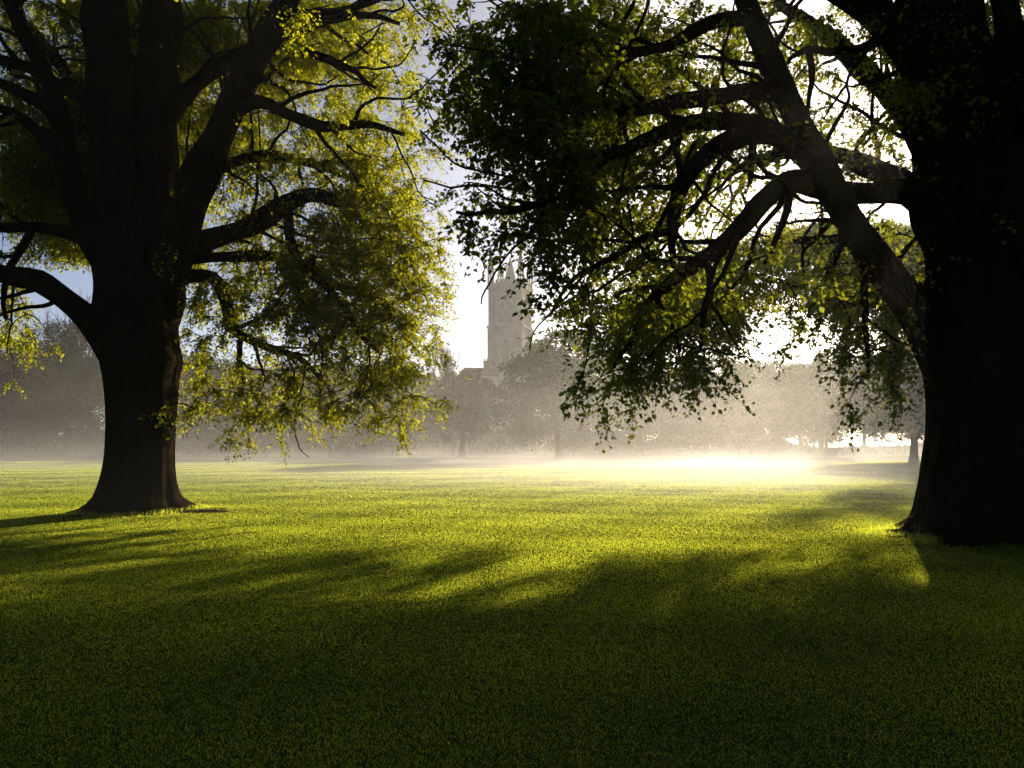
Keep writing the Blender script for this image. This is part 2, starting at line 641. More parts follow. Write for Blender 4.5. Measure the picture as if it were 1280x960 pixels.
def rings(rows, D):
    out = []
    for v, ul, ur, fl in rows:
        c = P((ul + ur) / 2, v, D)
        out.append((c[0], c[1], c[2], (ur - ul) / 2 / F * D, fl))
    return out


# ---- left tree
DL = 18.9
gridL = [
    "6 6 7 9 9 9 9 7 9 9 8 6 5 3",
    "5 6 7 9 9 9 9 8 9 9 8 7 3 0",
    "5 6 8 9 9 8 7 8 8 6 5 7 4 0",
    "6 6 9 9 9 8 8 8 6 5 6 6 4 2",
    "7 8 9 9 9 8 6 8 6 6 7 7 6 2",
    "8 8 9 9 9 8 8 8 8 8 8 9 7 1",
    "7 8 8 9 9 9 7 7 8 8 9 9 9 3",
    "3 6 7 7 5 5 7 8 8 8 9 9 9 6",
    "3 0 0 0 2 5 8 8 8 9 9 9 9 7",
    "6 0 0 0 0 4 7 8 8 9 9 9 9 6",
    "7 1 0 0 0 4 6 5 6 8 9 9 9 5",
    "2 0 0 0 0 4 7 7 7 8 8 9 9 4",
    "0 0 0 0 0 5 7 8 8 8 8 8 6 4",
    "0 0 0 0 0 0 0 4 3 1 0 3 4 0",
]
limbsL = [
    [(160, 440, 18.9, 34), (118, 405, 18.6, 19), (85, 375, 18.3, 15), (50, 350, 18, 14), (20, 345, 17.8, 13), (-40, 330, 17.5, 11), (-120, 300, 17, 8), (-180, 290, 16.5, 3)],
    [(165, 400, 18.9, 34), (140, 335, 18.9, 24), (108, 285, 19, 17), (87, 220, 19.2, 14), (75, 150, 19.3, 12), (55, 90, 19.4, 10), (25, 30, 19.5, 9), (0, -40, 19.6, 7), (-30, -120, 19.8, 3)],
    [(165, 400, 18.9, 42), (150, 280, 18.8, 34), (141, 160, 18.7, 29), (132, 40, 18.6, 25), (125, -80, 18.6, 19), (115, -220, 18.6, 12), (105, -330, 18.6, 4)],
    [(180, 400, 18.9, 42), (188, 280, 19, 34), (195, 160, 19.3, 27), (200, 40, 19.5, 23), (210, -90, 19.8, 18), (225, -230, 20, 11), (240, -340, 20, 4)],
    [(185, 400, 18.9, 36), (215, 300, 18.7, 26), (243, 235, 18.5, 23), (275, 160, 18.3, 19), (315, 80, 18.1, 17), (350, 15, 18, 14), (385, -60, 17.8, 11), (420, -150, 17.6, 4)],
    [(190, 370, 18.9, 30), (225, 320, 19, 17), (260, 300, 19.1, 13), (310, 283, 19.2, 12), (355, 255, 19.3, 11), (395, 243, 19.5, 8), (440, 262, 19.7, 5), (480, 300, 20, 2)],
    [(362, 252, 19.3, 7), (362, 290, 19.2, 7), (376, 330, 19.1, 6), (408, 362, 19, 5), (440, 400, 19, 4), (472, 440, 19, 2)],
    [(285, 140, 18.2, 9), (325, 127, 18, 8), (360, 142, 17.9, 7), (400, 156, 17.8, 7), (440, 154, 17.8, 6), (470, 155, 17.8, 4), (505, 168, 17.8, 2)],
    [(200, 150, 19.2, 14), (240, 108, 19.2, 11), (280, 80, 19.2, 10), (330, 55, 19.3, 8), (390, 30, 19.4, 6), (450, 20, 19.5, 4), (500, 30, 19.6, 2)],
    [(85, 200, 19.2, 10), (64, 140, 19.1, 9), (30, 118, 19, 8), (0, 105, 18.9, 7), (-60, 90, 18.8, 5), (-120, 80, 18.7, 2)],
    [(120, 130, 18.7, 9), (70, 105, 18.5, 8), (40, 88, 18.4, 7), (0, 76, 18.2, 6), (-60, 60, 18, 3)],
    [(88, 240, 19.2, 9), (64, 185, 19, 8), (32, 150, 18.8, 7), (0, 136, 18.6, 6), (-70, 130, 18.4, 3)],
    [(112, 300, 19, 10), (80, 290, 18.8, 8), (45, 285, 18.6, 7), (0, 284, 18.4, 6), (-60, 270, 18.2, 3)],
    [(40, 288, 18.6, 5), (28, 310, 18.5, 5), (12, 338, 18.3, 4), (8, 370, 18.2, 3), (8, 400, 18.2, 2)],
    [(200, 350, 19, 15), (235, 345, 19.2, 9), (265, 348, 19.4, 8), (282, 375, 19.5, 7), (290, 410, 19.6, 6), (325, 428, 19.7, 5), (375, 446, 19.8, 4), (412, 484, 19.9, 2)],
    [(300, 425, 19.6, 4), (298, 450, 19.6, 3), (305, 480, 19.7, 2)],
    [(225, 322, 19.1, 9), (280, 322, 19.6, 7), (330, 317, 20, 7), (372, 326, 20.3, 6), (405, 350, 20.5, 5), (450, 372, 20.8, 4), (490, 420, 21, 2)],
    [(250, 225, 18.5, 8), (300, 200, 19.4, 7), (350, 195, 20.2, 6), (410, 210, 21, 5), (470, 240, 21.6, 2)],
    [(350, 20, 18, 8), (400, 15, 18, 6), (440, 10, 18, 5), (470, -5, 18, 4), (520, 0, 18, 2)],
    [(360, 60, 18.2, 5), (395, 70, 18, 5), (430, 85, 17.9, 4), (470, 110, 17.8, 2)],
    [(190, 250, 19, 16), (200, 150, 21.5, 11), (230, 60, 23.5, 9), (270, -40, 25, 5)],
    [(160, 260, 18.9, 14), (120, 150, 21.5, 10), (60, 60, 24, 7), (0, 0, 25, 4)],
]
trunkL = rings([(652, 118, 222, .62), (642, 121, 221, .72), (634, 128, 218, .44), (622, 131, 215, .22), (600, 134, 215, .10), (575, 136, 215, .05),
                (540, 137, 216, .02), (506, 137, 217, 0), (475, 135, 219, 0), (450, 130, 224, 0), (430, 128, 221, 0), (394, 125, 219, 0),
                (350, 128, 218, 0), (310, 132, 214, 0), (270, 146, 204, 0)], DL)


def depthL(g, u, v):
    a = g.random()
    if u > 230 and v > 190:                       # the hanging curtain on the sunny side is thin
        return DL - .8 + 3.6 * g.random()
    if a < .03: return DL - 3.0 * g.random()
    return DL + 1.7 + 7.0 * g.random() ** 1.2


def extraL(g):
    out = []
    c = np.array([-9.0, 19.2, 14.0])
    while len(out) < 620:
        d = unit(g.normal(0, 1, 3)) * (g.random() ** .45)
        p = c + d * np.array([9.5, 8.0, 8.0])
        u, v = to_px(p)
        if (v < -25 or u < -30) and p[2] > 5.0: out.append(p)
    return np.array(out)


big_tree('broadleaf_tree', 'huge spreading tree with whole trunk in view and yellow backlit leaves hanging beside the tower', trunkL, limbsL, gridL, 0, depthL, extraL, M_leafL,
         .075, .55, 11, tuple(P(175, 640, DL) * np.array([1, 1, 0])), 96, 1.0, .55, False, lambda r, c: 4.2 if (c <= 5 and r <= 7) else (2.5 if r <= 4 else (1.5 if r < 10 else 1.15)))

# ---- right tree
DR = 13.7
gridR = [
    "1 5 6 8 9 9 9 7 8 7 7 6 6 7 8 9 9 9 8 8 8",
    "2 7 8 9 9 9 9 8 7 7 7 7 6 4 7 9 9 9 6 8 8",
    "2 7 8 8 9 9 9 8 7 7 7 7 5 2 7 9 9 9 6 8 8",
    "3 6 8 9 9 9 9 8 7 7 7 7 7 6 6 9 9 9 6 7 8",
    "0 3 8 8 9 9 9 8 8 7 7 7 6 5 5 7 5 5 5 7 7",
    "0 1 3 6 9 9 9 8 7 6 6 5 5 7 7 6 3 3 4 6 6",
    "0 4 5 6 9 9 9 8 7 6 5 4 4 6 5 3 1 1 2 5 5",
    "0 3 4 6 8 8 8 8 7 5 5 4 5 6 5 4 0 0 0 4 4",
    "0 0 0 1 7 8 8 8 6 5 4 3 5 7 5 4 0 0 0 2 2",
    "0 0 0 1 5 7 8 8 7 6 4 2 4 6 5 3 0 0 0 0 0",
    "0 0 0 0 2 4 7 7 7 6 2 1 2 6 6 1 0 0 0 0 0",
    "0 0 0 0 0 3 7 5 6 2 0 0 0 5 5 0 0 0 0 0 0",
    "0 0 0 0 0 3 3 0 0 0 0 0 0 1 1 0 0 0 0 0 0",
]
limbsR = [
    [(1240, 400, 13.7, 70), (1215, 270, 13.7, 62), (1197, 150, 13.7, 56), (1178, 40, 13.7, 50), (1155, -90, 13.8, 40), (1130, -240, 14, 26), (1110, -380, 14, 8)],
    [(1275, 340, 13.7, 60), (1292, 230, 13.6, 46), (1315, 120, 13.5, 42), (1345, 0, 13.4, 34), (1375, -130, 13.3, 24), (1410, -280, 13.2, 8)],
    [(1222, 540, 13.7, 46), (1192, 460, 13.7, 34), (1153, 398, 13.6, 24), (1110, 343, 13.4, 21), (1063, 274, 13.2, 19), (1030, 215, 13, 18), (1000, 150, 12.9, 15), (965, 70, 12.8, 13), (935, 0, 12.7, 14), (900, -90, 12.6, 10), (870, -180, 12.5, 4)],
    [(1210, 275, 13.7, 45), (1150, 244, 13.6, 21), (1100, 241, 13.4, 15), (1050, 240, 13.3, 14), (995, 225, 13, 14), (960, 245, 12.8, 12), (920, 290, 12.6, 11), (880, 325, 12.5, 10), (845, 350, 12.4, 8), (815, 375, 12.3, 7), (795, 420, 12.2, 5), (765, 462, 12.1, 2)],
    [(1035, 215, 13, 17), (990, 180, 12.8, 14), (950, 165, 12.6, 13), (905, 180, 12.3, 12), (870, 205, 12.1, 11), (848, 240, 12, 8), (838, 290, 11.9, 6), (842, 335, 11.8, 3)],
    [(1005, 190, 12.9, 12), (950, 158, 12.7, 11), (880, 150, 12.4, 10), (820, 165, 12, 9), (770, 185, 11.6, 7), (720, 190, 11.2, 5), (660, 180, 10.8, 2)],
    [(988, 115, 12.9, 11), (930, 117, 12.7, 10), (870, 128, 12.4, 9), (800, 142, 12, 8), (740, 135, 11.6, 6), (680, 120, 11.2, 4), (620, 110, 10.9, 2)],
    [(945, 20, 12.7, 10), (890, 28, 12.4, 8), (830, 60, 12.1, 7), (770, 70, 11.8, 6), (700, 60, 11.4, 4), (630, 50, 11, 2)],
    [(1190, 130, 13.7, 40), (1140, 60, 13.4, 24), (1100, 20, 13.1, 19), (1050, -15, 12.8, 16), (980, -60, 12.5, 12), (880, -120, 12, 7), (780, -160, 11.6, 3)],
    [(1110, 45, 13.2, 7), (1075, 57, 13.1, 5), (1040, 62, 13, 5), (1010, 58, 12.9, 4), (985, 75, 12.8, 2)],
    [(1014, 62, 12.9, 4), (1015, 90, 12.9, 4), (1012, 120, 12.9, 3), (1010, 145, 12.9, 2)],
    [(1048, 252, 13.1, 6), (1052, 290, 13.2, 5), (1045, 320, 13.3, 4), (1030, 350, 13.4, 2)],
    [(1075, 300, 13.3, 6), (1081, 350, 13.4, 5), (1082, 410, 13.5, 4), (1085, 475, 13.6, 2)],
    [(985, 230, 12.9, 6), (982, 262, 13, 5), (970, 290, 13.1, 4), (955, 330, 13.2, 2)],
    [(882, 326, 12.5, 6), (886, 355, 12.5, 5), (880, 395, 12.5, 4), (875, 440, 12.5, 2)],
    [(940, 170, 12.6, 6), (937, 200, 12.7, 5), (938, 230, 12.8, 3)],
    [(838, 290, 11.9, 5), (800, 300, 11.6, 5), (760, 320, 11.3, 4), (720, 350, 11, 3), (690, 390, 10.8, 2)],
    [(770, 185, 11.6, 6), (730, 220, 11.2, 5), (680, 250, 10.8, 4), (620, 265, 10.4, 3), (570, 265, 10.2, 2)],
    [(820, 372, 12.3, 5), (835, 400, 12.4, 4), (850, 440, 12.5, 2)],
    [(1220, 320, 13.7, 30), (1150, 170, 16.5, 16), (1060, 70, 19.5, 12), (970, 0, 22, 6)],
    [(1215, 300, 13.7, 28), (1100, 215, 16.5, 13), (1000, 190, 19, 9), (900, 220, 21, 5), (850, 260, 22, 3)],
    [(1160, 400, 13.8, 20), (1110, 330, 15.0, 10), (1060, 300, 17, 7), (1000, 300, 19, 4)],
    [(1240, 150, 13.7, 30), (1260, 40, 11, 18), (1200, -120, 9.5, 9)],
    [(1300, 200, 13.6, 26), (1420, 90, 13.4, 18), (1560, 0, 13.2, 10), (1700, -60, 13, 4)],
]
trunkR = rings([(700, 1160, 1345, .68), (684, 1160, 1345, .72), (672, 1162, 1343, .52), (660, 1164, 1342, .34), (640, 1165, 1341, .18), (600, 1167, 1340, .06), (560, 1168, 1340, .02),
                (500, 1168, 1340, 0), (460, 1166, 1341, 0), (420, 1163, 1341, 0), (380, 1163, 1340, 0), (330, 1164, 1338, 0), (285, 1158, 1336, 0), (240, 1160, 1328, 0), (195, 1180, 1310, 0)], DR)


N_SHADE = 1600


def depthR(g, u, v):
    if u < 740:
        return 10.0 + 3.0 * g.random()
    a = g.random()
    if v > 300: return 11.4 + 4.6 * g.random()
    if a < .10: return 11.2 + 2.0 * g.random()
    return 13.2 + 10.0 * g.random() ** 1.2


def extraR(g):
    out = []
    # far-side sprays added along sun rays, so the crown shades the near lawn
    guard = 0
    while len(out) < N_SHADE and guard < 200000:
        guard += 1
        u0 = g.uniform(-150, 1150) if len(out) % 6 else g.uniform(1050, 1162)
        v0 = g.uniform(690, 1010)
        e = np.interp(u0, EDGE_U, EDGE_V)
        if v0 < e + 14: continue
        if 742 < v0 < 774 and u0 < 480 and g.random() < .8: continue
        if 686 < v0 < 716 and 990 < u0 and g.random() < .6: continue
        d = EYE / (v0 - HOR) * F
        p0 = np.array([(u0 - 640) / F * d, d, 0])
        D = g.uniform(max(11.5, d + 4), 36.0)
        p = p0 + SUNH * ((D - d) / SUNH[1])
        if np.hypot((p[0] - 10.5) / 11, (p[1] - 21) / 16.5) > 1: continue
        u, v = to_px(p)
        r_, c_ = int(v // 40), int(u // 40) - 13
        if not (0 <= r_ < len(gridR) and 0 <= c_ < 21): continue
        cv = int(gridR[r_].replace(' ', '')[c_])
        if g.random() > (0, .0, .05, .2, .35, .5, .8, 1, 1, 1)[cv]: continue
        if v > 395 and g.random() < .75: continue
        if in_lit_zone(p[None])[0]: continue
        out.append(p)
    n0 = len(out)
    c = np.array([8.5, 13.7, 12.5])  # unseen upper crown, widened over the viewpoint to block sky light
    while len(out) < n0 + 950:
        d = unit(g.normal(0, 1, 3)) * (g.random() ** .45)
        p = c + d * np.array([11.5, 15.5, 7.5])
        if p[1] < -5: continue
        if p[1] < 2.5:
            if p[2] > 7: out.append(p)
            continue
        u, v = to_px(p)
        if (v < -25 or u > 1420) and p[2] > 4.5: out.append(p)
    return np.array(out)


big_tree('broadleaf_tree', 'massive dark tree with thick diagonal limb, its trunk cut by the edge of the picture', trunkR, limbsR, gridR, 13, depthR, extraR, M_leafR,
         .088, .60, 23, tuple(P(1252, 672, DR) * np.array([1, 1, 0])), 84, 1.0, .45, True, lambda r, c: 2.0 if c <= 5 and r < 8 else (1.6 if r < 6 or c > 14 else 1.15))


# bare soil at the foot of each trunk
def soil(name, u, v, D, rx, ry, label, seed):
    g = np.random.default_rng(seed)
    c = P(u, v, D)
    n = 48
    a = np.arange(n) * 2 * np.pi / n
    w = 1 + .12 * np.sin(3 * a + 1) + .09 * np.sin(7 * a + seed) + g.normal(0, .04, n)
    V = [(c[0], c[1], float(ground_z(c[0], c[1])) + .06)]
    for k, s in enumerate((.5, .8, 1.0)):
        x = c[0] + rx * s * w * np.cos(a); y = c[1] + ry * s * w * np.sin(a)
        V += list(zip(x, y, ground_z(x, y) + (.055, .035, .002)[k] + g.normal(0, .006, n)))
    Fq = []
    bm = bmesh.new()
    vs_ = [bm.verts.new(p) for p in V]
    for i in range(n):
        j = (i + 1) % n
        bm.faces.new((vs_[0], vs_[1 + i], vs_[1 + j]))
        for k in range(2):
            b = 1 + k * n
            bm.faces.new((vs_[b + i], vs_[b + n + i], vs_[b + n + j], vs_[b + j]))
    o = bm_obj(name, bm, M_soil, None, True)
    tag(o, label, 'soil', None, 'structure')


soil('bare_soil', 182, 640, DL, 1.75, 1.5, 'bare trodden soil round the foot of the fully visible trunk', 3)
soil('bare_soil', 1245, 672, DR, 1.95, 1.35, 'bare trodden soil round the foot of the massive edge trunk', 5)


# ------------------------------------------------------------------ far trees
def far_tree(name, label, u, vtop, hw, D, kind, seed, vbot=None, n_leaf=9000, leaf=.40, cat='tree', asym=0.0, trunk_r=.35, lobes=9, loc=None, group=None):
    g = np.random.default_rng(seed)
    if loc:
        x, y, H, W = loc
        z0 = float(ground_z(x, y))
    else:
        x = (u - 640) / F * D
        y = D
        z0 = float(ground_z(x, y))
        H = EYE + (HOR - vtop) / F * D - z0
        W = hw / F * D * 1.12
    zb = (EYE + (HOR - vbot) / F * D - z0) if vbot else max(.5, H * .07)
    root = empty(name, (x, y, z0))
    tag(root, label, cat, group)
    # trunk and limbs
    top = zb + (H - zb) * .55
    T = Tubes()
    k = np.linspace(0, 1, 9)
    c = np.stack([.25 * np.sin(k * 3 + seed) * k, .25 * np.cos(k * 2 + seed) * k, -.2 + (top + .2) * k], -1)
    T.add(c, trunk_r * (1.0 - .75 * k) * (1 + .5 * np.exp(-k * 16)), 9, .08, seed)
    T.build('trunk', M_bark, root)
    # lobes
    lc, lr = [], []
    for i in range(lobes):
        t = (i + .5) / lobes
        z = zb + (H - zb) * (.22 + .62 * t)
        prof = math.sqrt(max(.05, 1 - ((t - .36) / .72) ** 2))
        a = i * 2.4 + g.random()
        rad = W * prof * .52 * (.8 + .4 * g.random())
        lc.append((math.cos(a) * rad + asym * W * (1 - t), math.sin(a) * rad, z))
        lr.append((W * (.50 + .14 * g.random()) * prof ** .5, W * (.50 + .14 * g.random()) * prof ** .5, (H - zb) * (.20 + .07 * g.random())))
    lc = np.array(lc); lr = np.array(lr)
    B = Tubes()
    for i in range(lobes):
        p0 = c[4 + (i % 4)]
        t = np.linspace(0, 1, 6)[:, None]
        cc = p0 + (lc[i] - p0) * t + np.array([0, 0, .25]) * (t * (1 - t)) * 2
        B.add(cc, np.linspace(trunk_r * .38, .03, 6), 5)
    B.build('branches', M_twig, root)
    n = n_leaf if loc else int(n_leaf * 2.7)
    li = g.integers(0, lobes, n)
    # clumpy: leaves sit round clump centres on each lobe's shell
    nc = 46
    cl = unit(g.normal(0, 1, (lobes, nc, 3))) * (.72 + .36 * g.random((lobes, nc, 1)))
    ci = g.integers(0, nc, n)
    d = cl[li, ci] + g.normal(0, .12, (n, 3))
    p = lc[li] + d * lr[li]
    zmin = zb + .25 * np.sin(p[:, 0] * 1.3 + seed) + .3 * g.random(n)
    ok = (p[:, 2] > zmin) & (p[:, 2] < H * 1.02)
    p = p[ok]
    ax = unit(g.normal(0, 1, p.shape) + np.array([0, 0, -.3]))
    s = leaf * (.6 + .8 * g.random(len(p)))
    leaf_mesh('crown', p, ax, s, M_far[kind], root, g, .9)
    return root


def bare_tree(name, label, u, vtop, hw, D, seed, mat, depth=6):
    g = np.random.default_rng(seed)
    x = (u - 640) / F * D
    z0 = float(ground_z(x, D))
    H = EYE + (HOR - vtop) / F * D - z0
    W = hw / F * D
    root = empty(name, (x, D, z0))
    tag(root, label, 'tree')
    T = Tubes(); B = Tubes()

    def grow(p, d, L, r, lev):
        n = 5
        pts = [p]
        q = p.copy()
        dd = d.copy()
        for i in range(n):
            dd = unit(dd + g.normal(0, .10, 3) + np.array([0, 0, .05]))
            q = q + dd * L / n
            pts.append(q.copy())
        (T if lev == 0 else B).add(np.array(pts), np.linspace(r, r * .62, n + 1), 8 if lev == 0 else (5 if lev < 3 else 3))
        if lev >= depth: return
        for i in range(4 if lev < 2 else 3):
            st = pts[g.integers(2, n + 1)] if i > 0 else pts[-1]
            sp = .42 if lev else .5
            nd = unit(dd + g.normal(0, sp, 3) * np.array([W / H * 2.2, W / H * 2.2, .6]))
            grow(np.array(st), nd, L * (.62 + .2 * g.random()), max(r * .55, .022), lev + 1)
    grow(np.array([0., 0., -.2]), np.array([0, 0, 1.0]), H * .30, H * .019, 0)
    allv = np.vstack(B.v)
    f = H / allv[:, 2].max()
    fx = W * 1.05 / np.percentile(np.abs(allv[:, 0]), 99)
    for TT in (T, B):
        for v in TT.v:
            v[:, 2] *= f
            v[:, :2] *= np.clip(v[:, 2:3] / (H * .3), 0, 1) * (fx - 1) + 1
    T.build('trunk', mat, root)
    B.build('branches', mat, root)
    return root


FAR = [
    ('far_tree', 'russet tree at the outer end of the far row, before the darker wood', 5, 440, 62, 82, 'brown', 101, None, 9000),
    ('far_tree', 'tall dark tree of the far row seen between drooping limb and fully visible trunk', 82, 402, 62, 98, 'dark', 102, None, 11000),
    ('far_tree', 'dark rounded tree far behind the fully visible trunk', 160, 425, 60, 108, 'dark', 103, None, 9000),
    ('far_tree', 'far hazy tree just past the sunny side of the fully visible trunk', 245, 448, 58, 96, 'dark', 104, None, 9000),
    ('far_tree', 'far hazy tree standing under the lowest hanging yellow leaf spray', 330, 462, 60, 102, 'dark', 105, None, 9000),
    ('far_tree', 'low brownish far tree behind the middle of the yellow foliage', 415, 455, 60, 92, 'brown', 106, None, 9000),
    ('far_tree', 'far hazy tree behind the tip of the yellow foliage curtain', 492, 458, 56, 97, 'dark', 107, None, 9000),
    ('far_tree', 'small brownish tree below the bare tree and the pale house', 577, 463, 40, 88, 'brown', 108, 556, 7000),
    ('far_tree', 'large round green tree in front of the church tower', 698, 412, 84, 80, 'green', 110, None, 15000),
    ('far_tree', 'pale misty tree just past the large round green one', 800, 452, 50, 98, 'dark', 111, None, 9000),
    ('far_tree', 'broad misty tree at the middle of the sunlit far row', 882, 447, 64, 90, 'green', 112, None, 11000),
    ('far_tree', 'paler dome topped tree standing farthest back in the sunlit far row', 966, 444, 44, 116, 'dark', 113, None, 8000),
    ('far_tree', 'misty tree with a short dark trunk showing above the path', 1026, 440, 52, 90, 'green', 114, 548, 10000),
    ('far_tree', 'low spreading dark tree with pale trunk beside the massive edge trunk', 1142, 425, 76, 62, 'shade', 115, 553, 26000),
    ('far_tree', 'tall yellow green tree peeping past the massive edge trunk under its limb', 1240, 268, 112, 50, 'yellow', 116, 462, 16000),
]
for nm, lb, u, vt, hw, D, kind, sd_, vb, nl in FAR:
    far_tree(nm, lb, u, vt, hw, D, kind, sd_, vb, nl, leaf=.2 if D < 70 else .26)
BACK = [(-70, 430, 70, 118, 'dark'), (40, 425, 66, 132, 'dark'), (205, 440, 70, 130, 'dark'), (290, 455, 66, 128, 'dark'), (375, 458, 66, 126, 'dark'),
        (455, 462, 60, 130, 'dark'), (530, 468, 52, 134, 'dark'), (750, 448, 60, 130, 'dark'), (845, 458, 60, 128, 'dark'), (925, 452, 58, 132, 'dark'),
        (1000, 455, 58, 130, 'dark'), (1080, 450, 62, 124, 'dark'), (1190, 440, 70, 112, 'dark')]
for k, (u, vt, hw, D, kind) in enumerate(BACK):
    far_tree('wood_tree', 'dim tree of the misty wood closing the lawn behind the far row', u, vt, hw, D, kind, 400 + k, None, 6500, .48,
             group='trees of the misty wood behind the far row')
M_bare = bump_mat('bare_bark', [(0.3, (.07, .05, .045)), (0.7, (.12, .09, .08))], 4)
bare_tree('bare_tree', 'leafless fan shaped tree beside the pale house and tower', 566, 418, 34, 104, 205, M_bare)
bare_tree('bare_tree', 'tall leafless tree rising behind the dark wood near the drooping limb', 92, 352, 46, 126, 207, M_bare, 6)
bare_tree('bare_tree', 'thin leafless treetop rising among the sunlit misty trees', 1035, 430, 30, 108, 211, M_bare)

# unseen trees, added round the viewpoint to close off sky over the near lawn
for k, (x, y, H, W) in enumerate([(-34, -4, 19, 9), (-24, -15, 21, 9), (-10, -19, 22, 9.5), (5, -20, 22, 9.5), (19, -16, 21, 9), (31, -6, 20, 9), (30, 12, 20, 9), (39, 25, 20, 9), (47, 40, 19, 9), (-33, 12, 20, 9.5), (-36, 29, 20, 9)]):
    far_tree('added_shade_tree', 'dark full crowned tree added unseen behind or beside the viewpoint to block sky light', 0, 0, 0, 0, 'dark', 300 + k, None, 5200, .75,
             loc=(x, y, H, W), trunk_r=.6, group='added shade trees round the viewpoint')

def undergrowth():
    g = np.random.default_rng(77)
    n = 95000
    x = g.uniform(-115, 75, n)
    y = 113 + 16 * g.random(n) - .16 * np.maximum(x, 0) - .08 * np.minimum(x, 0)
    h = 3.2 + 1.3 * np.sin(x * .21 + 1) + .9 * np.sin(x * .53) + .5 * np.sin(x * 1.7 + y)
    h = h * np.clip(1 - (x - 30) / 12, .32, 1)
    z = ground_z(x, y) + np.maximum(.3, h) * g.random(n) ** .6
    ax = unit(g.normal(0, 1, (n, 3)))
    o = leaf_mesh('undergrowth', np.stack([x, y, z], -1), ax, .5 * (.6 + .8 * g.random(n)), M_far['dark'], None, g, .9)
    tag(o, 'dark tangled undergrowth along the foot of the misty wood', 'undergrowth', None, 'stuff')


undergrowth()

# ------------------------------------------------------------------ church tower
def box(bm, x0, x1, y0, y1, z0, z1):
    v = [bm.verts.new(p) for p in ((x0, y0, z0), (x1, y0, z0), (x1, y1, z0), (x0, y1, z0), (x0, y0, z1), (x1, y0, z1), (x1, y1, z1), (x0, y1, z1))]
    for f in ((0, 3, 2, 1), (4, 5, 6, 7), (0, 1, 5, 4), (1, 2, 6, 5), (2, 3, 7, 6), (3, 0, 4, 7)):
        bm.faces.new([v[i] for i in f])


def cone(bm, cx, cy, z0, z1, r0, r1, n=8, rot=0.0):
    a = [rot + 2 * math.pi * i / n for i in range(n)]
    lo = [bm.verts.new((cx + r0 * math.cos(t), cy + r0 * math.sin(t), z0)) for t in a]
    hi = [bm.verts.new((cx + r1 * math.cos(t), cy + r1 * math.sin(t), z1)) for t in a]
    for i in range(n):
        j = (i + 1) % n
        bm.faces.new((lo[i], lo[j], hi[j], hi[i]))
    bm.faces.new(lo[::-1]); bm.faces.new(hi)


def arch_pts(w, h, n=7):
    """pointed arch outline, base centred at 0,0"""
    hs = h - w * 1.0
    pts = [(-w / 2, 0), (w / 2, 0), (w / 2, hs)]
    for i in range(1, n):
        t = i / n
        ang = t * math.acos(.5) if False else t * (math.pi / 3)
        pts.append((-w / 2 + w * math.cos(ang), hs + w * math.sin(ang) * (h - hs) / (w * math.sin(math.pi / 3))))
    pts.append((0, h))
    for i in range(n - 1, 0, -1):
        t = i / n
        ang = t * (math.pi / 3)
        pts.append((w / 2 - w * math.cos(ang), hs + w * math.sin(ang) * (h - hs) / (w * math.sin(math.pi / 3))))
    pts.append((-w / 2, hs))
    return pts


def prism(bm, pts, M, d0, d1):
    f = [bm.verts.new(M @ Vector((x, d0, z))) for x, z in pts]
    b = [bm.verts.new(M @ Vector((x, d1, z))) for x, z in pts]
    n = len(pts)
    bm.faces.new(f)
    bm.faces.new(b[::-1])
    for i in range(n):
        j = (i + 1) % n
        bm.faces.new((f[j], f[i], b[i], b[j]))


